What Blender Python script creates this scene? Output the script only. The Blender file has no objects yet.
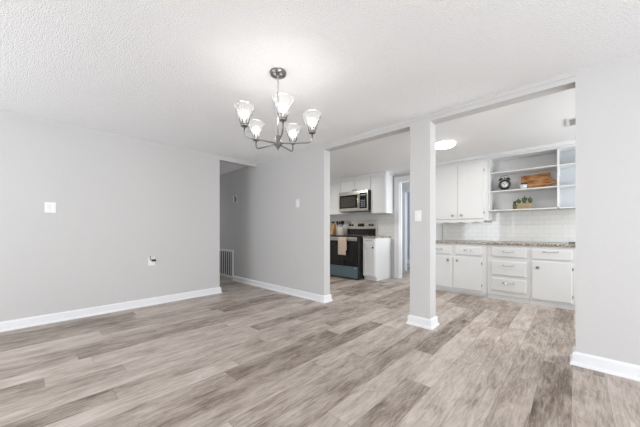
import bpy, bmesh, math, random
from mathutils import Vector, Matrix, Euler
R = math.radians
random.seed(7)
sc = bpy.context.scene
COL = sc.collection

# ------------------------------------------------------------------ camera
cd = bpy.data.cameras.new('camera'); cam = bpy.data.objects.new('camera', cd); COL.objects.link(cam)
cam.location = (0, 0, 1.12); cam.rotation_euler = (R(90), 0, R(43.1))
cd.sensor_width = 36; cd.lens = 36*273/640; cd.shift_y = 16.5/640; cd.clip_start = .02
sc.camera = cam
sc.view_settings.view_transform = 'Standard'; sc.view_settings.look = 'None'
sc.view_settings.gamma = 1; sc.view_settings.use_curve_mapping = False
sc.view_settings.exposure = 0.0

# ------------------------------------------------------------------ world and daylight
w = bpy.data.worlds.new('sky'); sc.world = w; w.use_nodes = True
bg = w.node_tree.nodes['Background']; bg.inputs[0].default_value = (.80, .88, 1, 1); bg.inputs[1].default_value = 1.0
def area(name, loc, rot, sx, sy, power, col=(1, 1, 1)):
    l = bpy.data.lights.new(name, 'AREA'); l.shape = 'RECTANGLE'; l.size = sx; l.size_y = sy
    l.energy = power; l.color = col
    o = bpy.data.objects.new(name, l); COL.objects.link(o); o.location = loc; o.rotation_euler = rot
    return o
# daylight in the window openings of the unseen walls, tilted up a little: much of it comes off the bright ground outside
area('daylight_rear_window', (-2.9, -2.52, 1.35), (R(112), 0, 0), 1.9, 1.5, 69, (.95, .975, 1))      # faces +Y
area('daylight_rear_window', (.9, -2.52, 1.35), (R(112), 0, 0), 1.9, 1.5, 18, (.95, .975, 1))
area('daylight_side_window', (2.92, .3, 1.25), (R(103), 0, R(90)), 2.2, 1.9, 158, (.94, .97, 1))       # faces -X
area('daylight_kitchen_window', (2.05, 4.45, 1.5), (R(102), 0, R(90)), 1.3, 1.1, 66, (.95, .98, 1))
area('hall_fill', (-8.05, 2.72, 1.3), (R(90), 0, R(-90)), .7, 1.6, 10, (.95, .97, 1))  # added fill for the dark hall; the end wall has no door
area('far_room_fill', (-1.6, 8.2, 1.4), (R(90), 0, R(90)), .9, 1.4, 36, (.86, .93, 1))  # added bluish fill for the windowless far room
area('back_room_fill', (-1.35, 6.5, 1.4), (R(90), 0, R(90)), .9, 1.4, 30, (.88, .94, 1))  # added bluish fill; this room has no window either

# ------------------------------------------------------------------ materials
def mat(name, col, rough=.5, metal=0., spec=.5, emit=0., ecol=None):
    m = bpy.data.materials.new(name); m.use_nodes = True
    p = m.node_tree.nodes['Principled BSDF']
    p.inputs['Base Color'].default_value = (*col, 1); p.inputs['Roughness'].default_value = rough
    p.inputs['Metallic'].default_value = metal; p.inputs['Specular IOR Level'].default_value = spec
    if emit:
        p.inputs['Emission Color'].default_value = (*(ecol or col), 1); p.inputs['Emission Strength'].default_value = emit
    return m
class NT:
    def __init__(s, m): s.t = m.node_tree; s.p = s.t.nodes['Principled BSDF']
    def n(s, typ, **kw):
        n = s.t.nodes.new(typ)
        for k, v in kw.items(): setattr(n, k, v)
        return n
    def l(s, a, b): s.t.links.new(a, b)
    def math(s, op, a, b=None, c=None):
        n = s.n('ShaderNodeMath', operation=op)
        for i, x in enumerate((a, b, c)):
            if x is None: continue
            if isinstance(x, (int, float)): n.inputs[i].default_value = x
            else: s.l(x, n.inputs[i])
        return n.outputs[0]
    def pos(s): return s.n('ShaderNodeNewGeometry').outputs['Position']
    def noise(s, vec, scale, detail=3, rough=.5):
        n = s.n('ShaderNodeTexNoise'); n.inputs['Scale'].default_value = scale
        n.inputs['Detail'].default_value = detail; n.inputs['Roughness'].default_value = rough
        s.l(vec, n.inputs['Vector']); return n.outputs['Fac']
    def ramp(s, fac, stops):
        r = s.n('ShaderNodeValToRGB'); e = r.color_ramp.elements
        while len(e) < len(stops): e.new(.5)
        for i, (p_, c_) in enumerate(stops): e[i].position = p_; e[i].color = (*c_, 1)
        s.l(fac, r.inputs[0]); return r.outputs[0]
    def scalev(s, vec, sc_):
        n = s.n('ShaderNodeMapping'); n.inputs['Scale'].default_value = sc_; s.l(vec, n.inputs['Vector']); return n.outputs[0]
    def bump(s, h, strength, dist):
        b = s.n('ShaderNodeBump'); b.inputs['Strength'].default_value = strength; b.inputs['Distance'].default_value = dist
        s.l(h, b.inputs['Height']); s.l(b.outputs[0], s.p.inputs['Normal'])

def noisy(name, col, rough, scale, strength, dist, var=.03, **kw):
    m = mat(name, col, rough, **kw); t = NT(m); p = t.pos()
    f = t.noise(p, scale, 3)
    t.l(t.ramp(f, [(.3, tuple(x*(1-var) for x in col)), (.7, tuple(min(1, x*(1+var)) for x in col))]), t.p.inputs['Base Color'])
    if strength: t.bump(t.noise(p, scale*3, 4), strength, dist)
    return m
M = {}
M['wall'] = noisy('wall_paint', (.565, .557, .550), .6, 40, .15, .002, .01, spec=.3)
M['header'] = mat('header_paint', (.70, .695, .685), .5)
M['trim'] = mat('white_trim_paint', (.78, .785, .80), .35)
M['white'] = noisy('white_cabinet_paint', (.77, .775, .77), .35, 30, .05, .001, .01)
M['smoothceil'] = mat('smooth_ceiling_paint', (.88,.885,.89), .7)
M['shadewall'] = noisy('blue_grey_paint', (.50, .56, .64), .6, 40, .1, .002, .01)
M['dark'] = mat('black_enamel', (.012, .012, .013), .3)
M['glassblack'] = mat('black_oven_glass', (.008, .008, .009), .06)
M['brownglass'] = mat('tinted_glass', (.05, .045, .04), .2)
M['nickel'] = mat('brushed_nickel', (.27, .265, .26), .3, 1)
M['chrome'] = mat('polished_chrome', (.6, .6, .6), .16, 1)
M['plate'] = mat('white_plastic', (.78, .78, .775), .35)
M['grey'] = mat('grey_plastic', (.25, .26, .28), .4)
M['lightgrey'] = mat('light_grey_plastic', (.42, .43, .46), .4)
M['slot'] = mat('duct_interior', (.10, .12, .15), .8)
M['steelblue'] = mat('blue_grey_protected_steel', (.13, .20, .235), .42, .35)
M['cream'] = noisy('cream_ceramic', (.72, .67, .58), .3, 60, 0, 0, .08)
M['clockface'] = mat('white_clock_face', (.80, .79, .76), .4)
M['green'] = noisy('succulent_green', (.075, .10, .03), .55, 60, 0, 0, .4)
M['olive'] = mat('olive_glass', (.10, .10, .025), .15)
M['terrac'] = noisy('woven_tan_planter', (.36, .28, .16), .8, 150, .6, .003, .25)
M['brown'] = mat('dark_brown', (.05, .025, .015), .5)
M['diffuser'] = mat('lit_frosted_diffuser', (.9, .9, .88), .5, emit=5.0, ecol=(1, .97, .92))
M['bulb'] = mat('lit_bulb', (1, 1, 1), .4, emit=10.0, ecol=(1, .96, .9))
M['display'] = mat('display', (.02, .05, .06), .2, emit=.3, ecol=(.5, .8, 1))

# stainless steel, brushed sideways
m = mat('stainless_steel', (.66, .62, .56), .3, 1); t = NT(m)
f = t.noise(t.scalev(t.pos(), (3, 3, 260)), 1, 3)
t.l(t.math('MULTIPLY_ADD', f, .22, .18), t.p.inputs['Roughness']); M['steel'] = m

# popcorn ceiling
m = mat('textured_ceiling', (.90, .905, .915), .85, spec=.2); t = NT(m); p = t.pos()
v = t.n('ShaderNodeTexVoronoi'); v.inputs['Scale'].default_value = 115; t.l(p, v.inputs['Vector'])
h = t.math('ADD', t.math('MULTIPLY', v.outputs['Distance'], -.7), t.noise(p, 95, 4, .6))
t.bump(h, .7, .0065); M['ceiling'] = m

# vinyl plank floor, boards run along Y
m = mat('grey_oak_planks', (.4, .35, .3), .42, spec=.4); t = NT(m)
p = t.pos(); sep = t.n('ShaderNodeSeparateXYZ'); t.l(p, sep.inputs[0])
W_, L_ = .183, 1.22
xr = t.math('DIVIDE', t.math('ADD', sep.outputs[0], 30.03), W_); row = t.math('FLOOR', xr); fx = t.math('FRACT', xr)
wn = t.n('ShaderNodeTexWhiteNoise', noise_dimensions='1D'); t.l(row, wn.inputs['W'])
yr = t.math('ADD', t.math('DIVIDE', t.math('ADD', sep.outputs[1], 30), L_), t.math('MULTIPLY', wn.outputs[0], 5.0))
idx = t.math('FLOOR', yr); fy = t.math('FRACT', yr)
cmb = t.n('ShaderNodeCombineXYZ'); t.l(row, cmb.inputs[0]); t.l(idx, cmb.inputs[1])
wn2 = t.n('ShaderNodeTexWhiteNoise', noise_dimensions='2D'); t.l(cmb.outputs[0], wn2.inputs['Vector'])
gv = t.n('ShaderNodeCombineXYZ')
t.l(t.math('ADD', t.math('MULTIPLY', sep.outputs[0], 48), t.math('MULTIPLY', wn2.outputs[0], 57)), gv.inputs[0])
t.l(t.math('ADD', t.math('MULTIPLY', sep.outputs[1], 5.5), t.math('MULTIPLY', wn2.outputs[0], 31)), gv.inputs[1])
gn = t.n('ShaderNodeTexNoise'); gn.inputs['Scale'].default_value = 1; gn.inputs['Detail'].default_value = 7; gn.inputs['Roughness'].default_value = .72; gn.inputs['Distortion'].default_value = 1.1
t.l(gv.outputs[0], gn.inputs['Vector']); grain = gn.outputs['Fac']
gv2 = t.n('ShaderNodeCombineXYZ')
t.l(t.math('ADD', t.math('MULTIPLY', sep.outputs[0], 9), t.math('MULTIPLY', wn2.outputs[0], 17)), gv2.inputs[0])
t.l(t.math('ADD', t.math('MULTIPLY', sep.outputs[1], 2.6), t.math('MULTIPLY', wn2.outputs[0], 91)), gv2.inputs[1])
blot = t.noise(gv2.outputs[0], 1, 4, .6)
mix = t.math('ADD', t.math('ADD', t.math('MULTIPLY', wn2.outputs[0], .25), t.math('MULTIPLY', grain, .74)), t.math('MULTIPLY', blot, .50))
colr = t.ramp(mix, [(.49, (.095, .068, .051)), (.625, (.265, .213, .176)), (.75, (.430, .364, .315)), (.93, (.61, .54, .488))])
ex = t.math('LESS_THAN', t.math('MINIMUM', fx, t.math('SUBTRACT', 1, fx)), .008)
ey = t.math('LESS_THAN', t.math('MINIMUM', fy, t.math('SUBTRACT', 1, fy)), .0012)
seam = t.math('MAXIMUM', ex, ey)
mx = t.n('ShaderNodeMixRGB'); t.l(t.math('MULTIPLY', seam, .4), mx.inputs[0]); t.l(colr, mx.inputs[1]); mx.inputs[2].default_value = (.06, .05, .042, 1)
t.l(mx.outputs[0], t.p.inputs['Base Color'])
t.l(t.math('MULTIPLY_ADD', grain, .25, .33), t.p.inputs['Roughness'])
t.bump(grain, .15, .002); M['floor'] = m

# white subway tile (on the X/Z plane)
m = mat('white_subway_tile', (.8, .8, .8), .08); t = NT(m); sep = t.n('ShaderNodeSeparateXYZ'); t.l(t.pos(), sep.inputs[0])
cb = t.n('ShaderNodeCombineXYZ'); t.l(sep.outputs[0], cb.inputs[0]); t.l(sep.outputs[2], cb.inputs[1])
b = t.n('ShaderNodeTexBrick'); t.l(cb.outputs[0], b.inputs['Vector']); b.inputs['Scale'].default_value = 1
b.inputs['Brick Width'].default_value = .152; b.inputs['Row Height'].default_value = .076; b.inputs['Mortar Size'].default_value = .0022
b.inputs['Color1'].default_value = (.78, .78, .765, 1); b.inputs['Color2'].default_value = (.76, .76, .75, 1); b.inputs['Mortar'].default_value = (.60, .60, .59, 1)
t.l(b.outputs['Color'], t.p.inputs['Base Color'])
t.bump(t.math('SUBTRACT', 1, b.outputs['Fac']), .4, .002)
M['tile'] = m

# speckled granite
m = mat('speckled_granite', (.5, .45, .4), .2); t = NT(m)
v = t.n('ShaderNodeTexVoronoi'); v.inputs['Scale'].default_value = 60; t.l(t.pos(), v.inputs['Vector'])
f = t.math('ADD', t.math('MULTIPLY', t.noise(t.pos(), 45, 4, .7), .9), t.math('MULTIPLY', v.outputs['Distance'], .2))
t.l(t.ramp(f, [(.44, (.02, .017, .013)), (.52, (.17, .13, .085)), (.60, (.50, .44, .36)), (.72, (.72, .69, .64))]), t.p.inputs['Base Color'])
M['granite'] = m

# wood of the cutting board (grain along X), and a plain block
def wood(name, stops, sx=4, sz=60):
    m = mat(name, stops[0][1], .45); t = NT(m); tc = t.n('ShaderNodeTexCoord').outputs['Object']
    f = t.noise(t.scalev(tc, (sx, 8, sz)), 1, 5, .65)
    t.l(t.ramp(f, stops), t.p.inputs['Base Color']); return m
M['acacia'] = wood('acacia_wood', [(.34, (.16, .05, .015)), (.44, (.50, .20, .06)), (.54, (.72, .38, .15)), (.68, (.82, .56, .30))], 5, 32)
M['beech'] = wood('beech_wood', [(.35, (.35, .20, .09)), (.7, (.58, .38, .20))], 40, 6)

# tea towel with woven stripes
m = mat('striped_tea_towel', (.7, .55, .45), .9); t = NT(m); sep = t.n('ShaderNodeSeparateXYZ'); t.l(t.pos(), sep.inputs[0])
f = t.math('FRACT', t.math('MULTIPLY', sep.outputs[2], 22))
t.l(t.ramp(f, [(.3, (.66, .56, .47)), (.45, (.50, .33, .24)), (.62, (.50, .33, .24)), (.75, (.66, .56, .47))]), t.p.inputs['Base Color']); M['towel'] = m

# clear glass shade: thin sheet, mostly see-through, glossy at grazing angles
def thin_glass(name, tint, base, body):
    m = bpy.data.materials.new(name); m.use_nodes = True; nt = m.node_tree; nt.nodes.clear()
    o = nt.nodes.new('ShaderNodeOutputMaterial'); tr = nt.nodes.new('ShaderNodeBsdfTransparent'); tr.inputs[0].default_value = (*tint, 1)
    gl = nt.nodes.new('ShaderNodeBsdfGlossy'); gl.inputs['Roughness'].default_value = .05
    df = nt.nodes.new('ShaderNodeBsdfTranslucent'); df.inputs[0].default_value = (.95, .95, .95, 1)
    fr = nt.nodes.new('ShaderNodeLayerWeight'); fr.inputs['Blend'].default_value = base
    m1 = nt.nodes.new('ShaderNodeMixShader'); m1.inputs[0].default_value = body
    m2 = nt.nodes.new('ShaderNodeMixShader')
    nt.links.new(tr.outputs[0], m1.inputs[1]); nt.links.new(df.outputs[0], m1.inputs[2])
    nt.links.new(fr.outputs['Fresnel'], m2.inputs[0]); nt.links.new(m1.outputs[0], m2.inputs[1]); nt.links.new(gl.outputs[0], m2.inputs[2])
    nt.links.new(m2.outputs[0], o.inputs[0]); return m
M['shade'] = thin_glass('clear_glass_shade', (.97, .97, .97), .18, .08)
M['pane'] = thin_glass('window_glass', (.98, .99, 1), .15, .0)

# ------------------------------------------------------------------ mesh helpers
def BM(): return bmesh.new()
def box(bm, x0, x1, y0, y1, z0, z1, bev=0, seg=2):
    r = bmesh.ops.create_cube(bm, size=1); vs = r['verts']
    bmesh.ops.scale(bm, vec=(abs(x1-x0), abs(y1-y0), abs(z1-z0)), verts=vs)
    bmesh.ops.translate(bm, vec=((x0+x1)/2, (y0+y1)/2, (z0+z1)/2), verts=vs)
    if bev:
        es = list({e for v in vs for e in v.link_edges})
        bmesh.ops.bevel(bm, geom=es, offset=bev, segments=seg, affect='EDGES', profile=.5)
    return bm
def lathe(bm, prof, n=24, c=(0, 0, 0), mtx=None, cap=True):
    rings = []; c = Vector(c)
    for r, z in prof:
        ring = []
        for i in range(n):
            a = 2*math.pi*i/n; p = Vector((r*math.cos(a), r*math.sin(a), z))
            if mtx is not None: p = mtx @ p
            ring.append(bm.verts.new(p+c))
        rings.append(ring)
    for a, b_ in zip(rings, rings[1:]):
        for i in range(n):
            j = (i+1) % n; f = bm.faces.new((a[i], a[j], b_[j], b_[i])); f.smooth = True
    if cap:
        for ring, rev in ((rings[0], True), (rings[-1], False)):
            f = bm.faces.new(list(reversed(ring)) if rev else ring)
    return bm
def tube(bm, pts, r, n=10):
    pts = [Vector(p) for p in pts]; rings = []
    prev = None
    for i, p in enumerate(pts):
        d = (pts[min(i+1, len(pts)-1)]-pts[max(i-1, 0)]).normalized()
        if prev is None:
            up = Vector((0, 0, 1)) if abs(d.z) < .9 else Vector((1, 0, 0)); u = d.cross(up).normalized()
        else: u = (prev-d*prev.dot(d)).normalized()
        prev = u; v = d.cross(u)
        rr = r[i] if isinstance(r, (list, tuple)) else r
        rings.append([bm.verts.new(p+(u*math.cos(2*math.pi*k/n)+v*math.sin(2*math.pi*k/n))*rr) for k in range(n)])
    for a, b_ in zip(rings, rings[1:]):
        for k in range(n):
            j = (k+1) % n; f = bm.faces.new((a[k], a[j], b_[j], b_[k])); f.smooth = True
    bm.faces.new(list(reversed(rings[0]))); bm.faces.new(rings[-1])
    return bm
def prism(bm, pts, axis, a0, a1):
    """extrude a 2D outline along an axis; axis 'y': pts are (x,z); 'x': (y,z); 'z': (x,y)"""
    def P(p, a): return {'y': (p[0], a, p[1]), 'x': (a, p[0], p[1]), 'z': (p[0], p[1], a)}[axis]
    A = [bm.verts.new(P(p, a0)) for p in pts]; B = [bm.verts.new(P(p, a1)) for p in pts]
    n = len(pts)
    bm.faces.new(A); bm.faces.new(list(reversed(B)))
    for i in range(n):
        j = (i+1) % n; bm.faces.new((A[j], A[i], B[i], B[j]))
    return bm
def obj(name, bm, m, parent=None, loc=(0, 0, 0), rot=(0, 0, 0)):
    bmesh.ops.recalc_face_normals(bm, faces=bm.faces)
    me = bpy.data.meshes.new(name); bm.to_mesh(me); bm.free()
    me.materials.append(M[m] if isinstance(m, str) else m)
    o = bpy.data.objects.new(name, me); COL.objects.link(o); o.location = loc; o.rotation_euler = rot
    if parent: o.parent = parent
    return o
def thing(name, label, cat, loc=(0, 0, 0), rot=(0, 0, 0), group=None):
    o = bpy.data.objects.new(name, None); COL.objects.link(o); o.location = loc; o.rotation_euler = rot
    o.empty_display_size = .1; o['label'] = label; o['category'] = cat
    if group: o['group'] = group
    return o
def tag(o, label, cat, group=None):
    o['label'] = label; o['category'] = cat
    if group: o['group'] = group
    return o
def struct(name, bm, m, label=None):
    o = obj(name, bm, m); o['kind'] = 'structure'
    if label: o['label'] = label
    return o
def dup(root, loc=None, label=None):
    r = root.copy(); COL.objects.link(r)
    if loc: r.location = loc
    if label: r['label'] = label
    for ch in list(root.children):
        c = ch.copy(); COL.objects.link(c); c.parent = r
        for g in list(ch.children):
            d = g.copy(); COL.objects.link(d); d.parent = c
    return r

# ------------------------------------------------------------------ dimensions
CH = 2.44                       # ceiling height
XL = -4.63                      # left wall face
YL = 2.33                       # end of the left wall (hall begins)
YP = 3.12; YQ = 3.26            # partition wall, front and back face
XB = -2.836                     # free end of the hall/partition wall
YB = 5.85                       # kitchen back wall
YR = -2.6; XR = 3.0             # unseen rear and side walls
HD = 2.36                       # underside of the headers
XK = 2.1                        # kitchen side wall

# ------------------------------------------------------------------ room shell
struct('floor', box(BM(), -8.2, 3.2, -2.8, 9.3, -.1, 0), 'floor')
b = box(BM(), -8.2, 3.2, -2.8, YP+.02, CH, CH+.1); struct('ceiling', b, 'ceiling')
struct('ceiling', box(BM(), -8.2, 3.2, YP+.02, 9.3, CH, CH+.1), 'smoothceil')
struct('wall_left', box(BM(), XL-.12, XL, YR-.1, YL, 0, CH), 'wall')
struct('wall_hall_near', box(BM(), -8.1, XL-.12, YL-.12, YL, 0, CH), 'wall')
struct('wall_hall_end', box(BM(), -8.2, -8.1, YL-.12, YP, 0, CH), 'wall')
struct('wall_center', box(BM(), -8.1, XB, YP, YQ, 0, CH), 'wall')
PX0, PX1 = -1.447, -1.207
struct('wall_pillar', box(BM(), PX0, PX1, YP, 3.29, 0, HD), 'wall')
struct('wall_right', box(BM(), 0, XR, YP, YQ, 0, CH), 'wall')
struct('wall_header', box(BM(), XB, 0, YP, YQ, HD, CH), 'wall')
struct('wall_hall_header', box(BM(), XL-.12, XL, YL, YP, 2.375, CH), 'wall')
# thin moulding strips along the header where it meets the ceiling
struct('trim_1', box(BM(), XB, 0, YP-.008, YP, CH-.035, CH, .003), 'wall')
# rear and side walls with window openings (unseen, but they let the daylight in)
def wall_with_hole(name, axis, c0, c1, a0, a1, holes, m='wall', H=CH):
    """axis 'x': wall spans x in a0..a1, thickness y c0..c1"""
    bm = BM(); xs = a0
    def B(p0, p1, z0, z1):
        if axis == 'x': box(bm, p0, p1, c0, c1, z0, z1)
        else: box(bm, c0, c1, p0, p1, z0, z1)
    for (h0, h1, z0, z1) in holes:
        B(xs, h0, 0, H)
        if z0 > 0: B(h0, h1, 0, z0)
        if z1 < H: B(h0, h1, z1, H)
        xs = h1
    B(xs, a1, 0, H)
    return struct(name, bm, m)
wall_with_hole('wall_rear', 'x', YR-.1, YR, -4.63, XR+.1, [(-3.85, -1.95, .6, 2.1), (-.05, 1.85, .6, 2.1)])
wall_with_hole('wall_side', 'y', XR, XR+.1, YR, YP, [(-.8, 1.4, .3, 2.2)])
wall_with_hole('wall_kitchen_side', 'y', XK, XK+.1, YQ, YB, [(3.8, 5.1, .95, 2.05)])
DX0, DX1, DZ = -2.975, -2.12, 2.235
wall_with_hole('wall_kitchen_back', 'x', YB, YB+.12, -5.3, XK+.1, [(DX0, DX1, 0, DZ)], 'wall')
struct('wall_kitchen_left', box(BM(), -5.4, -5.3, YQ, YB+.12, 0, CH), 'wall')
# space beyond the kitchen doorway
Y2 = 7.1
wall_with_hole('wall_back_room', 'x', Y2, Y2+.1, -5.3, -1.2, [(-3.43, -2.7, 0, 2.17)], 'trim')
struct('wall_back_room_left', box(BM(), -5.3, -5.2, YB+.12, Y2, 0, CH), 'wall')
struct('wall_back_room_right', box(BM(), -1.3, -1.2, YB+.12, Y2, 0, CH), 'wall')
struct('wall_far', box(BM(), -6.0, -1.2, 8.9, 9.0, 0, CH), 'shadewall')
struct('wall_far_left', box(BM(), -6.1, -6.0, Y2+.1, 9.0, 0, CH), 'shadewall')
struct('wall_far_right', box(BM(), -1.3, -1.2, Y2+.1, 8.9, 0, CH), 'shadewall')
def window(n, axis, c, a0, a1, z0, z1):
    bm = BM(); g = BM(); w_ = .05; am = (a0+a1)/2; zm = (z0+z1)/2
    def B(m_, p0, p1, q0, q1, d=.03):
        if axis == 'x': box(m_, p0, p1, c-d, c+d, q0, q1)
        else: box(m_, c-d, c+d, p0, p1, q0, q1)
    B(bm, a0, a1, z0, z0+w_); B(bm, a0, a1, z1-w_, z1); B(bm, a0, a0+w_, z0+w_, z1-w_); B(bm, a1-w_, a1, z0+w_, z1-w_)
    B(bm, a0+w_, a1-w_, zm-.02, zm+.02, .02)
    o = struct('window_%d' % n, bm, 'trim'); B(g, a0+w_, a1-w_, z0+w_, z1-w_, .003)
    obj('pane', g, 'pane', o)
window(1, 'x', YR-.065, -3.85, -1.95, .6, 2.1); window(2, 'x', YR-.065, -.05, 1.85, .6, 2.1)
window(3, 'y', XR+.065, -.8, 1.4, .3, 2.2); window(4, 'y', XK+.065, 3.8, 5.1, .95, 2.05)

# baseboards: profile = board with eased top and a shoe moulding at the floor
def base_prof(s=1):
    return [(0, 0), (.035*s, 0), (.035*s, .010), (.030*s, .020), (.019*s, .026), (.019*s, .090), (.013*s, .100), (.004*s, .108), (0, .108)]
def baseboard(name, p0, p1, nrm):
    """p0->p1 along the wall, nrm = outward normal (unit axis vector)"""
    bm = BM(); p0 = Vector((*p0, 0)); p1 = Vector((*p1, 0)); n = Vector((*nrm, 0)); d = (p1-p0).normalized()
    A = []; B = []
    for o_, z in base_prof():
        A.append(bm.verts.new(p0+n*o_+Vector((0, 0, z)))); B.append(bm.verts.new(p1+n*o_+Vector((0, 0, z))))
    k = len(A); bm.faces.new(A); bm.faces.new(list(reversed(B)))
    for i in range(k):
        j = (i+1) % k; bm.faces.new((A[i], B[i], B[j], A[j]))
    return struct(name, bm, 'trim')
def baseboard_loop(name, pts, closed=False):
    """mitred baseboard round outward corners; pts run with the wall on the right-hand side"""
    bm = BM(); P = [Vector((*p, 0)) for p in pts]; n = len(P); rings = []
    for i in range(n):
        dirs = []
        if i > 0 or closed: dirs.append((P[i]-P[i-1]).normalized())
        if i < n-1 or closed: dirs.append((P[(i+1) % n]-P[i]).normalized())
        off = Vector((0, 0, 0))
        nr = [Vector((-d.y, d.x, 0)) for d in dirs]
        off = nr[0] if len(nr) == 1 or (nr[0]-nr[1]).length < .01 else nr[0]+nr[1]
        rings.append([bm.verts.new(P[i]+off*o_+Vector((0, 0, z))) for o_, z in base_prof()])
    k = len(rings[0])
    for i in range(n if closed else n-1):
        A, B = rings[i], rings[(i+1) % n]
        for a in range(k):
            c_ = (a+1) % k; bm.faces.new((A[a], B[a], B[c_], A[c_]))
    if not closed: bm.faces.new(rings[0]); bm.faces.new(list(reversed(rings[-1])))
    return struct(name, bm, 'trim')
baseboard_loop('baseboard_left', [(XL-2, YL), (XL, YL), (XL, YR)])
GX0, GX1 = -6.42, -5.55          # return-air grille, cuts the board
baseboard_loop('baseboard_center', [(XB-1.5, YQ), (XB, YQ), (XB, YP), (GX1, YP)])
baseboard_loop('baseboard_hall', [(GX0, YP), (-8.1, YP)])
baseboard_loop('baseboard_pillar', [(PX1, 3.29), (PX1, YP), (PX0, YP), (PX0, 3.29)], True)
baseboard_loop('baseboard_right', [(XR, YP), (0, YP), (0, YQ), (XR, YQ)])
baseboard_loop('baseboard_back_room', [(-3.57, Y2), (-5.2, Y2)])
baseboard_loop('baseboard_far', [(-1.3, 8.9), (-6.0, 8.9)])
# doorway casing (kitchen) : two legs and a head, plus jamb lining
def casing(n, x0, x1, zt, y, yb, wd=.10, th=.018):
    bm = BM()
    for a, b_ in ((x0-wd, x0+.004), (x1-.004, x1+wd)):
        box(bm, a, b_, y-th, y, 0, zt+wd, .004)
    box(bm, x0-wd, x1+wd, y-th-.002, y, zt-.004, zt+wd, .004)
    box(bm, x0-wd-.006, x0-wd+.014, y-th-.008, y, 0, zt+wd, .003)      # raised outer bead
    box(bm, x1+wd-.014, x1+wd+.006, y-th-.008, y, 0, zt+wd, .003)
    box(bm, x0-wd-.006, x1+wd+.006, y-th-.008, y, zt+wd-.014, zt+wd+.006, .003)
    box(bm, x0, x0+.014, y, yb, 0, zt); box(bm, x1-.014, x1, y, yb, 0, zt); box(bm, x0, x1, y, yb, zt-.014, zt)
    box(bm, x0+.014, x0+.026, y+.04, y+.075, 0, zt-.014)
    return struct('trim_%d' % n, bm, 'trim')
casing(2, DX0, DX1, DZ, YB, YB+.12)
casing(3, -3.43, -2.7, 2.17, Y2, Y2+.1, .08)

d_ = struct('door_1', box(BM(), -.60, 0, 0, .035, .012, 2.15, .003), 'trim'); d_.location = (-2.72, Y2+.04, 0); d_.rotation_euler = (0, 0, R(-6))
# tiled backsplashes
struct('wall_backsplash_right', box(BM(), -2.0, 1.2, YB-.01, YB, .92, 1.47), 'tile')
struct('wall_backsplash_left', box(BM(), -5.28, DX0-.11, YB-.01, YB, .90, 1.62), 'tile')
# crown strips above the cabinets, in the kitchen
struct('trim_4', box(BM(), -2.06, 1.2, 5.47, 5.50, 2.385, CH, .006), 'trim')

# ------------------------------------------------------------------ cabinetry
def slab_door(name, par, x0, x1, y, z0, z1, th=.02, bev=.007):
    return obj(name, box(BM(), x0, x1, y-th, y, z0, z1, bev), 'white', par)
def shaker(name, par, x0, x1, y, z0, z1, th=.02, fr=.06):
    bm = BM(); box(bm, x0+fr, x1-fr, y-th*.45, y, z0+fr, z1-fr)
    box(bm, x0, x0+fr, y-th, y, z0, z1, .002); box(bm, x1-fr, x1, y-th, y, z0, z1, .002)
    box(bm, x0+fr, x1-fr, y-th, y, z0, z0+fr, .002); box(bm, x0+fr, x1-fr, y-th, y, z1-fr, z1, .002)
    return obj(name, bm, 'white', par)
def knob(par, x, y, z, m='nickel', r=.020):
    mt = Matrix.Rotation(R(90), 3, 'X')
    bm = lathe(BM(), [(.012, 0), (.006, .004), (.006, .014), (r, .020), (r, .026), (r*.6, .032)], 16, (x, y, z), mt)
    o = obj('knob', bm, m, par); return o
def pull(par, x, y, z, L=.11, m='chrome'):
    bm = BM(); h = L/2
    pts = [(x-h, y+.001, z), (x-h, y-.018, z), (x-h*.8, y-.026, z-.002), (x, y-.030, z-.005), (x+h*.8, y-.026, z-.002), (x+h, y-.018, z), (x+h, y+.001, z)]
    tube(bm, pts, .0055, 8)
    box(bm, x-h-.012, x-h+.012, y-.003, y, z-.010, z+.010, .001); box(bm, x+h-.012, x+h+.012, y-.003, y, z-.010, z+.010, .001)
    return obj('handle', bm, m, par)
def hinge(par, x, y, z):
    return obj('hinge', tube(BM(), [(x, y, z-.022), (x, y, z+.022)], .0055, 8), 'nickel', par)
YF = 5.18                       # face of the right-hand base cabinets
def base_body(par, x0, x1, toe_y, z1=.879, toe=.06):
    bm = BM(); box(bm, x0, x1, YF, YB-.012, toe, z1, .0015); box(bm, x0+.001, x1-.001, toe_y, YB-.02, 0, toe)
    return obj('body', bm, 'white', par)
# unit 1: two doors under two drawers
X0 = -2.08
c1 = thing('base_cabinet', 'white base cabinet with two doors and two drawers beside the pillar', 'cabinet', (-1.57, YF, 0))
def loc(par): return Vector(par.location)
def L(par, f, *a):               # build in world coordinates, then shift into the thing's frame
    o = f(*a); o.location = -loc(par) if o.parent == par else o.location; return o
def world(par):
    """after parts are built with world coordinates, move them into the thing's frame"""
    inv = Matrix.Translation(-loc(par))
    for ch in par.children: ch.data.transform(inv) ; [g.data.transform(inv) for g in ch.children]
base_body(c1, X0, -1.070, 5.215, toe=.050)
def hung(par, kind, x0, x1, z0, z1, kx=None, kz=None, maker=slab_door, km='nickel'):
    d = maker('drawer' if kind == 'drawer' else 'door', par, x0, x1, YF, z0, z1)
    return d
xs = [(X0+.03, -1.625), (-1.556, -1.148)]
for i, (a, b_) in enumerate(xs):
    d = slab_door('drawer', c1, a, b_, YF, .690, .828); pull(d, (a+b_)/2, YF-.02, .775)
    d = slab_door('door', c1, a if i == 0 else -1.588, -1.600 if i == 0 else b_, YF, .095, .655); knob(d, -1.675 if i == 0 else -1.520, YF-.02, .585)
    hinge(d, (a-.006) if i == 0 else (b_+.006), YF-.008, .19); hinge(d, (a-.006) if i == 0 else (b_+.006), YF-.008, .56)
world(c1)
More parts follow.
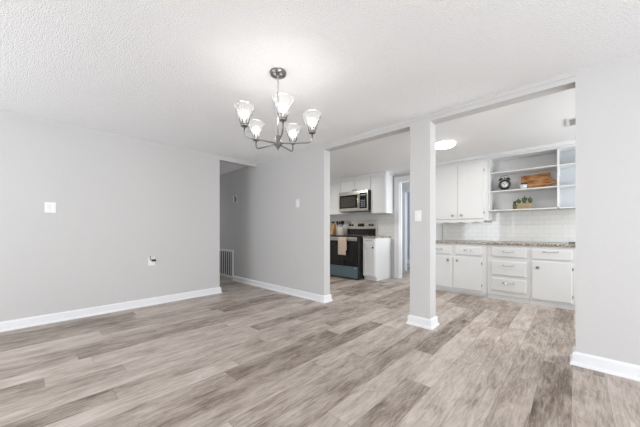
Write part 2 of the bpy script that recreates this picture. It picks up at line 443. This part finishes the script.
# unit 2: three drawers
c2 = thing('base_cabinet', 'white base cabinet with a stack of three drawers', 'cabinet', (-.79, YF, 0))
base_body(c2, -1.066, -.5102, 5.200, toe=.075)
for z0, z1 in ((.695, .838), (.400, .620), (.150, .345)):
    d = slab_door('drawer', c2, -1.000, -.548, YF, z0, z1, .022); pull(d, -.772, YF-.022, z1-.060, .13)
world(c2)
# unit 3: drawer over one door
c3 = thing('base_cabinet', 'white base cabinet with one drawer above one door beside the right wall', 'cabinet', (-.26, YF, 0))
base_body(c3, -.5098, .0018, 5.200, toe=.075)
d = slab_door('drawer', c3, -.478, -.034, YF, .690, .828); pull(d, -.265, YF-.02, .80, .15)
d = slab_door('door', c3, -.478, -.034, YF, .095, .655); knob(d, -.408, YF-.02, .565, 'nickel', .022)
for hz in (.18, .57): hinge(d, -.026, YF-.008, hz)
world(c3)
# unit 4: continues behind the right wall
c4 = thing('base_cabinet', 'white base cabinet carrying on behind the right wall', 'cabinet', (.5, YF, 0))
base_body(c4, .004, 1.0, 5.200, toe=.075)
slab_door('door', c4, .06, .50, YF, .095, .83); slab_door('door', c4, .51, .95, YF, .095, .83)
for hz in (.30, .72): hinge(c4, .052, YF-.008, hz)
world(c4)
# countertop
ct = obj('countertop', box(BM(), -.5*3.12, .5*3.12, -.025, .615, .0, .036, .004), 'granite', None, (-.53, YF, .880))
tag(ct, 'speckled beige granite worktop over the long run of white cabinets', 'countertop')

# upper cabinet, right run
u1 = thing('wall_cabinet', 'white two-door wall cabinet with scalloped valance beside open shelves', 'cabinet', (-1.6, 5.5, 1.28))
UY = 5.5
obj('body', box(BM(), -2.06, -1.116, UY, YB-.012, 1.288, 2.385, .0015), 'white', u1)
for a, b_, kx in ((-2.03, -1.610, -1.690), (-1.606, -1.185, -1.540)):
    d = slab_door('door', u1, a, b_, UY, 1.325, 2.335); knob(d, kx, UY-.02, 1.392)
    hx = a-.006 if kx < -1.6 else b_+.006
    hinge(d, hx, UY-.008, 1.43); hinge(d, hx, UY-.008, 2.18)
pts = [(-2.06, 1.300)]; N = 48
for i in range(N+1):
    x = -2.06+(.875)*i/N; pts.append((x, 1.274-.024*abs(math.sin(math.pi*(i/N)*3.5))**.8))
pts.append((-1.185, 1.300))
obj('valance', prism(BM(), pts, 'y', UY-.001, UY+.018), 'white', u1)
world(u1)

# open shelving
s1 = thing('open_shelf_unit', 'white open shelving unit with three shelves beside the wall cabinet', 'shelf', (-.45, UY, 1.44))
SX0, SX1, DV = -1.112, .90, -.194
obj('side_panel', box(BM(), SX0, SX0+.02, UY, YB-.012, 1.45, 2.385), 'white', s1)
obj('side_panel', box(BM(), SX1-.02, SX1, UY, YB-.012, 1.45, 2.385), 'white', s1)
obj('divider', box(BM(), DV-.010, DV+.012, UY, YB-.02, 1.466, 2.37), 'white', s1)
M['paleblue'] = mat('pale_blue_grey', (.60, .63, .66), .4)  # bluer tone for the back panel right of the divider
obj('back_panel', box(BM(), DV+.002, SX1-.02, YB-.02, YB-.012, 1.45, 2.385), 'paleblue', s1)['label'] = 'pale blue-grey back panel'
obj('back_panel', box(BM(), SX0+.02, DV+.002, YB-.02, YB-.012, 1.45, 2.385), 'plate', s1)
obj('top_panel', box(BM(), SX0+.02, SX1-.02, UY, YB-.02, 2.36, 2.385), 'white', s1)
for z in (1.448, 1.776, 2.096):
    obj('shelf', box(BM(), SX0+.02, DV-.010, UY+.002, YB-.02, z, z+.018, .002), 'white', s1)
    obj('shelf', box(BM(), DV+.012, SX1-.02, UY+.002, YB-.02, z, z+.018, .002), 'white', s1)
world(s1)
SH1, SH2 = 1.448+.018, 1.776+.018

# ---- things on the shelves
cl = thing('alarm_clock', 'black twin-bell alarm clock with a white dial on the middle shelf', 'clock', (-.895, 5.62, SH2), (0, 0, R(14)))
cl.scale = (1.28, 1.28, 1.28)
RX = Matrix.Rotation(R(90), 3, 'X'); zc = .083
obj('case', lathe(BM(), [(.060, -.028), (.068, -.020), (.068, .024), (.064, .030), (.044, .030), (.043, .022), (.010, .022)], 36, (0, 0, zc), RX), 'dark', cl)
fc = obj('dial', lathe(BM(), [(.0435, .0225), (.0435, .0245), (.001, .0245)], 32, (0, 0, zc), RX), 'clockface', cl)
bm = BM()
for k in range(12):
    a = R(30*k); c_, s_ = math.cos(a), math.sin(a); r1, r2 = (.031, .040)
    tube(bm, [(r1*c_, -.0255, zc+r1*s_), (r2*c_, -.0255, zc+r2*s_)], .0028, 6)
obj('hour_marks', bm, 'dark', cl)
bm = BM(); tube(bm, [(0, -.0275, zc), (-.020, -.0275, zc+.018)], .0028, 6); tube(bm, [(0, -.0275, zc), (.026, -.0275, zc+.022)], .002, 6)
lathe(bm, [(.005, .024), (.005, .030)], 12, (0, 0, zc), RX)
obj('clock_hand', bm, 'dark', cl)
for s_ in (-1, 1):
    mt = Matrix.Rotation(R(32*s_), 3, 'Y')
    obj('bell', lathe(BM(), [(.030, 0), (.029, .008), (.022, .020), (.010, .027), (.003, .029), (.003, .036)], 20, (.036*s_, 0, zc+.066), mt), 'dark', cl)
    obj('leg', tube(BM(), [(.032*s_, 0, zc-.052), (.050*s_, -.004, .0)], [.006, .004], 8), 'dark', cl)
obj('handle', tube(BM(), [(-.044, 0, zc+.100), (-.040, 0, zc+.112), (-.02, 0, zc+.120), (.02, 0, zc+.120), (.040, 0, zc+.112), (.044, 0, zc+.100)], .0028, 6), 'dark', cl)
obj('hammer', tube(BM(), [(0, 0, zc+.066), (0, 0, zc+.098)], [.002, .006], 8), 'dark', cl)

# cutting board leaning on the back, handle to the right
bm = BM(); w2, h2 = .385, .262
out = [(0, 0), (w2, 0), (w2, .065), (w2+.03, .080), (w2+.105, .088), (w2+.118, .110), (w2+.105, .132), (w2+.03, .146), (w2, .165), (w2, h2+.008), (w2*.5, h2), (0, h2-.012)]
prism(bm, out, 'y', 0, .020)
bmesh.ops.bevel(bm, geom=bm.edges[:], offset=.003, segments=1, affect='EDGES')
cb_ = obj('cutting_board', bm, 'acacia', None, (-.685, 5.735, SH2), (R(-12), 0, 0))
tag(cb_, 'striped brown wooden cutting board with a handle, leaning on the middle shelf', 'cutting board')
# small white cup with a dark ball in front of the board
cp = thing('small_pot', 'tiny white pot with a dark plant in front of the cutting board', 'pot', (-.628, 5.60, SH2))
cp.scale = (1.45, 1.45, 1.3)
obj('pot', lathe(BM(), [(.024, 0), (.030, .004), (.033, .058), (.029, .058), (.026, .012), (.001, .012)], 20), 'plate', cp)
bm = BM()
for k in range(9):
    a = k*2.4; r_ = .006+.0022*k
    tube(bm, [(0, 0, .040), (r_*math.cos(a), r_*math.sin(a), .062), (r_*1.9*math.cos(a)+.008, r_*1.9*math.sin(a), .088-.001*k)], [.004, .010, .003], 6)
obj('plant', bm, 'brown', cp)
# lower shelf: bottle and planter
bt = thing('glass_jar', 'slim olive jar with a dark lid, left of the potted succulents', 'jar', (-.745, 5.58, SH1))
obj('glass_body', lathe(BM(), [(.024, 0), (.027, .005), (.027, .085), (.020, .100), (.017, .108)], 20), 'olive', bt)
obj('lid', lathe(BM(), [(.019, .108), (.022, .112), (.022, .130), (.018, .134)], 18), 'dark', bt)
pl = thing('potted_succulents', 'low tan planter full of green succulents on the lowest shelf', 'plant', (-.612, 5.60, SH1))
pl.scale = (1.13, 1.2, 1.15)
bm = BM(); box(bm, -.085, .075, -.040, .040, 0, .085, .008); obj('planter', bm, 'terrac', pl)
for k in range(9):
    bm = BM(); cx = -.072+.068*(k % 3); cy = -.025+.025*(k//3); hh = .055+.035*random.random()+(.02 if k % 3 == 1 else 0)
    for q in range(7):
        a = q*2.4+k; rr = .020
        tube(bm, [(cx, cy, .080), (cx+rr*.7*math.cos(a), cy+rr*.7*math.sin(a), .080+hh*.6), (cx+rr*1.3*math.cos(a), cy+rr*1.3*math.sin(a), .080+hh*(.75+.05*q/2))], [.009, .014, .003], 6)
    tube(bm, [(cx, cy, .080), (cx, cy, .080+hh*.7), (cx+.002, cy, .082+hh*1.15)], [.008, .012, .003], 6)
    obj('succulent', bm, 'green', pl)
# little grey box at the end of the worktop
gb = thing('grey_box', 'small grey ridged box at the right end of the worktop', 'box', (-.03, 5.24, .920))
obj('body', box(BM(), -.045, .05, -.03, .03, 0, .036, .003), 'lightgrey', gb)
bm = BM()
for k in range(4): box(bm, -.036+.022*k, -.022+.022*k, -.032, -.0295, .008, .028)
obj('grille', bm, 'dark', gb)

# ---- left run
LF = 5.16
def place(par, inv=True): world(par)
c5 = thing('base_cabinet', 'narrow white shaker base cabinet right of the oven', 'cabinet', (-3.32, LF, 0))
CX0, CX1 = -3.497, -3.175
bm = BM(); box(bm, CX0, CX1, LF, YB-.012, .09, .939, .0015); box(bm, CX0+.001, CX1-.001, LF+.05, YB-.012, 0, .09); obj('body', bm, 'white', c5)
d = shaker('drawer', c5, CX0+.012, CX1-.012, LF, .785, .925, fr=.035); obj('handle', tube(BM(), [(-3.39, LF-.019, .885), (-3.39, LF-.040, .885), (-3.26, LF-.040, .885), (-3.26, LF-.019, .885)], .0045, 8), 'nickel', d)
d = shaker('door', c5, CX0+.012, CX1-.012, LF, .105, .770); knob(d, CX1-.045, LF-.02, .735, 'dark')
world(c5)
c6 = thing('base_cabinet', 'white base cabinet left of the oven in the kitchen corner', 'cabinet', (-4.85, LF, 0))
bm = BM(); box(bm, -5.28, -4.41, LF, YB-.012, .09, .939); box(bm, -5.279, -4.411, LF+.05, YB-.012, 0, .09); obj('body', bm, 'white', c6)
shaker('door', c6, -5.26, -4.85, LF, .105, .925); shaker('door', c6, -4.84, -4.43, LF, .105, .925); world(c6)
a = obj('countertop', box(BM(), -.172, .160, -.025, .675, 0, .036, .004), 'granite', None, (-3.325, LF, .939)); tag(a, 'short granite worktop right of the oven', 'countertop')
a = obj('countertop', box(BM(), -.432, .440, -.025, .675, 0, .036, .004), 'granite', None, (-4.85, LF, .939)); tag(a, 'granite worktop left of the oven under the utensils', 'countertop')

# oven / range
rg = thing('range_oven', 'stainless steel and black freestanding oven with a blue-grey bottom drawer', 'oven', (-3.955, 5.1, 0))
r0, r1 = -4.400, -3.525; ry = 5.01
obj('body', box(BM(), r0, r1, ry, YB-.015,   .02, .970, .003), 'dark', rg)
for x in (r0+.06, r1-.06):
    for y in (ry+.08, YB-.08): obj('foot', lathe(BM(), [(.018, 0), (.018, .022)], 10, (x, y, 0)), 'dark', rg)
ck = obj('cooktop', box(BM(), r0-.002, r1+.002, ry-.025, YB-.10, .970, .993, .004), 'glassblack', rg)
for (x, y, rr) in ((-4.18, 5.24, .10), (-3.74, 5.24, .085), (-4.18, 5.55, .075), (-3.74, 5.55, .10)):
    obj('burner_ring', lathe(BM(), [(rr, .993), (rr, .9938), (rr-.004, .9938), (rr-.004, .993)], 32, (x, y, 0), cap=False), 'grey', ck)
dr = obj('oven_door', box(BM(), r0+.012, r1-.012, ry-.03, ry-.002, .305, .962, .004), 'glassblack', rg)
obj('door_band', box(BM(), r0+.012, r1-.012, ry-.034, ry-.029, .875, .962, .002), 'steel', dr)
obj('oven_window', box(BM(), r0+.13, r1-.13, ry-.032, ry-.029, .43, .78, .001), M['dark'], dr)
bm = tube(BM(), [(r0+.05, ry-.075, .930), (r1-.05, ry-.075, .930)], .011, 12)
for x in (r0+.08, r1-.08): tube(bm, [(x, ry-.075, .930), (x, ry-.03, .930)], .008, 8)
obj('handle', bm, 'steel', dr)
dw = obj('drawer', box(BM(), r0+.012, r1-.012, ry-.03, ry-.002, .035, .292, .004), 'steelblue', rg)
obj('badge', box(BM(), -3.60, -3.56, ry-.032, ry-.029, .255, .272), 'plate', dw)
# backguard
by = YB-.10
bg_ = obj('backguard', box(BM(), r0, r1, by, YB-.015, .970, 1.345, .006), 'steel', rg)
obj('lower_panel', box(BM(), r0+.01, r1-.01, by-.004, by, .995, 1.150, .002), 'glassblack', bg_)
obj('display', box(BM(), -4.06, -3.86, by-.004, by, 1.205, 1.285, .002), 'glassblack', bg_)
for x in (-4.30, -4.22, -3.70, -3.62):
    obj('knob', lathe(BM(), [(.028, 0), (.026, .010), (.022, .028), (.018, .030)], 18, (x, by, 1.245), RX), 'dark', bg_)
world(rg)
# tea towel draped over the oven handle
tw = BM(); tx0, tx1 = -4.03, -3.80; hy = ry-.075; zt_ = .058; prof = []
prof += [(hy+.014, z) for z in (.60, .66, .72, .78, .84)] + [(hy+.012, .878), (hy+.006, .889), (hy, .892), (hy-.008, .888), (hy-.014, .876)] + [(hy-.015, z) for z in (.82, .76, .70, .64, .58, .52, .49)]
nx = 14; grid = []
for i in range(nx+1):
    x = tx0+(tx1-tx0)*i/nx; rowv = []
    for k, (y, z) in enumerate(prof):
        amp = .004*max(0, (.87-z)/.35)
        rowv.append(tw.verts.new((x, y+amp*math.sin(i*1.5)*(1 if k < 6 else -1)-(.002 if k > 8 else 0), z)))
    grid.append(rowv)
for i in range(nx):
    for k in range(len(prof)-1):
        f_ = tw.faces.new((grid[i][k], grid[i+1][k], grid[i+1][k+1], grid[i][k+1])); f_.smooth = True
for v_ in tw.verts: v_.co -= Vector((-3.915, hy, .5-.058))
to = obj('tea_towel', tw, 'towel', None, (-3.915, hy, .5)); tag(to, 'beige striped tea towel hanging over the oven handle', 'towel')
sm = to.modifiers.new('thickness', 'SOLIDIFY'); sm.thickness = .002; sm.offset = 0

# utensils on the left worktop
ZC = .975
ck_ = thing('utensil_crock', 'cream ceramic crock left of the oven controls', 'crock', (-4.515, 5.60, ZC))
ck_.scale = (1.12, 1.12, 1.25)
obj('crock', lathe(BM(), [(.075, 0), (.085, .006), (.088, .165), (.092, .175), (.080, .175), (.076, .02), (.001, .02)], 28), 'cream', ck_)
ug = 'utensils standing in the crock'
def utensil(dx, dy, lean, leandir, kind):
    L_ = .30; bm = BM(); tube(bm, [(0, 0, 0), (0, 0, .21)], [.006, .005], 8)
    if kind == 'spoon': lathe(bm, [(.004, .205), (.020, .225), (.026, .250), (.020, .275), (.004, .288)], 14, mtx=Matrix.Diagonal((1, .4, 1)))
    elif kind == 'spatula': box(bm, -.028, .028, -.003, .003, .20, .28, .002)
    else: lathe(bm, [(.004, .20), (.030, .225), (.034, .245), (.030, .26), (.004, .27)], 14, mtx=Matrix.Diagonal((1, .8, 1)))
    nm = {'spoon': 'serving_spoon', 'spatula': 'spatula', 'ladle': 'ladle'}[kind]
    o = obj(nm, bm, 'dark', None, (-4.515+dx, 5.60+dy, ZC+.045), (R(lean*math.sin(R(leandir))), R(lean*math.cos(R(leandir))), 0))
    o.scale = (1.15, 1.15, 1.22); return o
tag(utensil(-.03, 0, -13, 0, 'spatula'), 'black spatula leaning left in the cream crock', 'utensil', ug)
tag(utensil(-.005, .025, -5, 0, 'ladle'), 'black round-headed ladle standing in the middle of the cream crock', 'utensil', ug)
tag(utensil(.02, -.02, 9, 0, 'spoon'), 'black spoon leaning slightly right in the cream crock', 'utensil', ug)
tag(utensil(.030, .01, 12, 0, 'spatula'), 'black spatula leaning far right in the cream crock', 'utensil', ug)
kb = thing('knife_block', 'tan wooden knife block left of the utensil crock', 'knife block', (-4.79, 5.60, ZC))
kb.scale = (1.25, 1.1, 1.25)
bm = BM(); prism(bm, [(.07, 0), (-.06, 0), (-.07, .04), (.015, .26), (.09, .225)], 'x', -.055, .055)
bmesh.ops.bevel(bm, geom=bm.edges[:], offset=.004, segments=1, affect='EDGES'); obj('block', bm, 'beech', kb)
for i, x in enumerate((-.032, 0, .032)):
    bm = BM(); box(bm, -.009, .009, -.011, .011, 0, .085, .003)
    o = obj('kitchen_knife', bm, 'dark', None, (-4.79+x*1.25, 5.66, ZC+.300), (R(22), 0, 0))
    tag(o, ['leftmost', 'middle', 'rightmost'][i]+' black-handled knife in the wooden block', 'knife', 'knives in the block')

# upper cabinets, left run
def upper(label, x0, x1, z0, z1, doors, name='wall_cabinet'):
    c = thing(name, label, 'cabinet', ((x0+x1)/2, UY, z0))
    obj('body', box(BM(), x0, x1, UY, YB-.012, z0, z1, .0015), 'white', c)
    for (a, b_, kx, kz) in doors:
        d = shaker('door', c, a, b_, UY, z0+.012, z1-.012, fr=.055)
        if kx: knob(d, kx, UY-.02, kz, 'dark', .013)
    world(c); return c
UT = 2.395
upper('white wall cabinet left of the microwave', -5.28, -4.405, 1.52, UT, [(-5.26, -4.85, None, 0), (-4.84, -4.42, None, 0)])
upper('low white two-door wall cabinet above the microwave', -4.400, -3.515, 2.062, UT, [(-4.385, -3.965, -4.00, 2.10), (-3.955, -3.53, -3.92, 2.10)])
upper('tall white wall cabinet right of the microwave', -3.510, -3.110, 1.505, UT, [(-3.495, -3.125, None, 0)])
struct('trim_5', box(BM(), -5.28, -3.095, UY-.022, UY, UT-.015, CH, .006), 'trim')
struct('trim_6', box(BM(), -3.110, -3.088, UY, YB, UT-.015, CH, .004), 'trim')
struct('trim_7', box(BM(), -3.088, -2.0, YB-.03, YB, UT+.01, CH, .004), 'trim')

# microwave
mw = thing('microwave', 'stainless steel over-the-range microwave with a black window', 'microwave', (-3.975, 5.4, 1.60))
m0, m1, mz0, mz1, my = -4.385, -3.52, 1.578, 2.058, 5.40
obj('body', box(BM(), m0, m1, my, YB-.012, mz0, mz1, .003), 'dark', mw)
obj('front_frame', box(BM(), m0, m1, my-.022, my-.001, mz0, mz1, .004), 'steel', mw)
dsp = -3.735
dd = obj('door', box(BM(), m0+.03, dsp-.075, my-.026, my-.021, mz0+.075, mz1-.085, .002), 'glassblack', mw)
obj('window', box(BM(), m0+.075, dsp-.13, my-.0275, my-.0255, mz0+.11, mz1-.13, .001), M['brownglass'], dd)
obj('control_panel', box(BM(), dsp-.005, m1-.02, my-.026, my-.021, mz0+.05, mz1-.06, .002), 'glassblack', mw)
hb = tube(BM(), [(dsp-.04, my-.055, mz0+.06), (dsp-.04, my-.055, mz1-.07)], .012, 10)
for z in (mz0+.09, mz1-.10): tube(hb, [(dsp-.04, my-.055, z), (dsp-.04, my-.02, z)], .008, 8)
obj('handle', hb, 'steel', mw)
bm = BM()
for k in range(3):
    for q in range(4): box(bm, dsp+.025+k*.045, dsp+.055+k*.045, my-.0275, my-.0255, mz0+.09+q*.045, mz0+.115+q*.045)
obj('keypad', bm, M['grey'], mw)
obj('display', box(BM(), dsp+.02, m1-.045, my-.0275, my-.0255, mz1-.125, mz1-.095), 'display', mw)
world(mw)

# ------------------------------------------------------------------ kitchen ceiling light and vent
kl = thing('ceiling_light', 'round lit flush ceiling lamp in the kitchen beside the pillar', 'lamp', (-1.46, 4.31, CH))
obj('base', lathe(BM(), [(.175, 0), (.178, -.006), (.172, -.020), (.05, -.020)], 40), 'plate', kl)
obj('diffuser', lathe(BM(), [(.165, -.020), (.160, -.040), (.135, -.058), (.08, -.068), (.001, -.071)], 40), 'diffuser', kl)
dup(kl, (-4.25, 4.31, CH), 'added unseen fill lamp over the oven side of the kitchen, behind the partition wall')  # copied fixture, added out of view to brighten the dark left run
cv = thing('ceiling_vent', 'white slatted air register on the kitchen ceiling', 'vent', (.085, 4.52, CH))
bm = BM(); box(bm, -.17, .17, -.16, -.13, -.012, 0, .002); box(bm, -.17, .17, .13, .16, -.012, 0, .002); box(bm, -.17, -.14, -.13, .13, -.012, 0, .002); box(bm, .14, .17, -.13, .13, -.012, 0, .002)
obj('frame', bm, 'plate', cv)
for k in range(9):
    y = -.115+.02875*k; obj('slat', box(BM(), -.14, .14, -.012, .012, -.001, .001), 'plate', cv, (0, y, -.008), (R(32), 0, 0))
obj('duct', box(BM(), -.14, .14, -.13, .13, -.002, 0), 'lightgrey', cv)

# ------------------------------------------------------------------ wall fittings
def rocker_plate(name, label, loc_, rz, gangs, cat='switch', w1=.07, h=.115, toggle=False):
    W = w1+(gangs-1)*.046; t_ = thing(name, label, cat, loc_, (0, 0, rz))
    obj('plate', box(BM(), -W/2, W/2, -.006, 0, -h/2, h/2, .002), 'plate', t_)
    for g in range(gangs):
        x = (g-(gangs-1)/2)*.046
        obj('switch_frame', box(BM(), x-.0175, x+.0175, -.0075, -.006, -.035, .035, .0005), 'plate', t_)
        obj('rocker', box(BM(), x-.0150, x+.0150, -.0045, .0045, -.031, .031, .001), 'plate', t_, (0, -.0085, 0), (R(4 if g % 2 else -4), 0, 0))
    for s_ in (-1, 1): obj('screw', lathe(BM(), [(.003, 0), (.003, .0012)], 10, (0, -.006, s_*h*.42), RX), 'plate', t_)
    return t_
rocker_plate('light_switch', 'white double switch plate high on the left wall', (XL, .184, 1.392), R(90), 2, w1=.056, h=.125)
rocker_plate('light_switch', 'single white switch plate on the partition wall left of the kitchen opening', (-3.436, YP, 1.574), 0, 1, w1=.085, h=.14)
rocker_plate('light_switch', 'single white switch plate on the front of the pillar', (-1.345, YP, 1.285), 0, 1, w1=.078, h=.125)
# low outlet with a black plug and a stub of cable
ot = thing('wall_outlet', 'white wall plate low on the left wall with a black cable connector', 'outlet', (XL, 1.262, .655), (0, 0, R(90)))
obj('plate', box(BM(), -.045, .045, -.006, 0, -.065, .065, .002), 'plate', ot)
obj('socket', box(BM(), -.017, .017, -.008, -.006, -.045, -.010, .001), 'plate', ot)
obj('connector', box(BM(), -.005, .050, -.030, -.006, -.006, .026, .004), 'dark', ot)
obj('cable', tube(BM(), [(-.012, -.008, .010), (-.022, -.022, .030), (-.024, -.024, .055), (-.020, -.012, .075)], .0045, 8), 'dark', ot)
# thermostat
th = thing('thermostat', 'small grey round thermostat on the hallway wall', 'thermostat', (-5.48, YP, 1.80))
obj('plate', box(BM(), -.095, .095, -.008, 0, -.085, .075, .003), 'plate', th)
obj('dial', lathe(BM(), [(.066, .008), (.066, .022), (.056, .034), (.001, .036)], 28, (0, 0, 0), RX), 'nickel', th)
obj('cover', box(BM(), -.020, .020, -.048, -.034, -.045, .05, .004), 'plate', th)
obj('recess', box(BM(), -.048, -.024, -.037, -.0345, -.02, .03), 'dark', th); obj('recess', box(BM(), .024, .048, -.037, -.0345, -.02, .03), 'dark', th)
# return air grille
gr = thing('return_air_grille', 'large white return air grille with upright blades low on the hallway wall', 'grille', (0, 0, 0))
gr.location = ((GX0+GX1)/2, YP, .05)
gw = (GX1-GX0)/2; gh = .625
bm = BM(); box(bm, -gw, -gw+.055, -.012, 0, 0, gh, .003); box(bm, gw-.055, gw, -.012, 0, 0, gh, .003); box(bm, -gw+.055, gw-.055, -.012, 0, 0, .04, .003); box(bm, -gw+.055, gw-.055, -.012, 0, gh-.045, gh, .003)
obj('frame', bm, 'plate', gr)
obj('duct', box(BM(), -gw+.055, gw-.055, -.002, 0, .04, gh-.045), 'slot', gr)
nb = 8
for k in range(nb):
    x = -gw+.055+(k+.5)*(2*gw-.11)/nb
    obj('blade', box(BM(), -.019, .019, -.0015, .0015, .04, gh-.045), 'plate', gr, (x, -.012, 0), (0, 0, R(-8)))

# ------------------------------------------------------------------ chandelier
ch = thing('chandelier', 'brushed nickel five-arm chandelier with clear cone glass shades', 'chandelier', (-1.815, 1.426, 0))
ZH = 1.835
obj('canopy', lathe(BM(), [(.066, CH), (.068, CH-.008), (.064, CH-.026), (.040, CH-.034), (.012, CH-.040), (.010, CH-.052)], 32), 'nickel', ch)
st = obj('stem', tube(BM(), [(0, 0, CH-.17), (0, 0, ZH+.07)], .0065, 12), 'chrome', ch)
# chain links between canopy and stem
for k in range(4):
    zc_ = CH-.064-.026*k; pts = []; a_ = R(90*(k % 2))
    bm = BM(); n_ = 14; rings = []
    path = [Vector((.008*math.cos(q*2*math.pi/n_)*math.cos(a_), .008*math.cos(q*2*math.pi/n_)*math.sin(a_), zc_+.018*math.sin(q*2*math.pi/n_))) for q in range(n_+1)]
    tube(bm, path, .0022, 6); obj('chain_link', bm, 'chrome', ch)
obj('hub', lathe(BM(), [(.002, ZH-.050), (.006, ZH-.044), (.007, ZH-.036), (.014, ZH-.028), (.036, ZH+.004), (.038, ZH+.012), (.030, ZH+.018), (.022, ZH+.022), (.022, ZH+.070), (.010, ZH+.078)], 28), 'nickel', ch)
view = math.atan2(.7302, -.6833)        # heading in which the photograph looks
for k in range(5):
    ang = R(-74+72*k)                   # measured from 'right', counter-clockwise in plan
    rt = Vector((.7302, .6833, 0)); fw = Vector((-.6833, .7302, 0))
    d_ = rt*math.cos(ang)+fw*math.sin(ang); RA = .285; zb = 1.918
    def A(r_, z): return (d_.x*r_, d_.y*r_, z)
    pts = [A(.02, ZH+.008), A(.10, ZH+.009), A(.20, ZH+.010), A(.25, ZH+.012), A(.270, ZH+.019), A(.281, ZH+.032), A(RA, ZH+.050), A(RA, zb)]
    obj('arm', tube(BM(), pts, .0062, 10), 'nickel', ch)
    c_ = (d_.x*RA, d_.y*RA, 0)
    so = obj('socket_cup', lathe(BM(), [(.010, zb), (.026, zb+.006), (.030, zb+.012), (.030, zb+.022), (.022, zb+.026), (.018, zb+.028), (.018, zb+.062), (.014, zb+.064)], 24, c_), 'nickel', ch)
    sh = obj('glass_shade', lathe(BM(), [(.026, zb+.024), (.031, zb+.030), (.078, zb+.164), (.080, zb+.166), (.0775, zb+.166)], 40, c_, cap=False), 'shade', ch)
    obj('bulb', lathe(BM(), [(.012, zb+.062), (.014, zb+.075), (.027, zb+.090), (.030, zb+.106), (.025, zb+.122), (.012, zb+.131), (.001, zb+.134)], 20, c_), 'bulb', ch)
ch.location.z = 0
# put the origin of the chandelier at its canopy
for c0_ in ch.children: c0_.data.transform(Matrix.Translation((0, 0, -CH)))
ch.location.z = CH
for x_, e_ in ((-1.46, 11), (-4.25, 16)):  # the second one serves the added, unseen lamp by the oven
    l = bpy.data.lights.new('ceiling_lamp_light', 'AREA'); l.shape = 'DISK'; l.size = .26; l.energy = e_; l.color = (1, .98, .95)
    o = bpy.data.objects.new('ceiling_lamp_light', l); COL.objects.link(o); o.location = (x_, 4.31, CH-.075)
# the lit bulbs: their real output
for k in range(5):
    ang = R(-74+72*k); d_ = rt*math.cos(ang)+fw*math.sin(ang)
    l = bpy.data.lights.new('bulb_light', 'POINT'); l.energy = .5; l.shadow_soft_size = .03; l.color = (1, .97, .93)
    o = bpy.data.objects.new('bulb_light', l); COL.objects.link(o); o.location = (-1.815+d_.x*RA, 1.426+d_.y*RA, zb+.165)
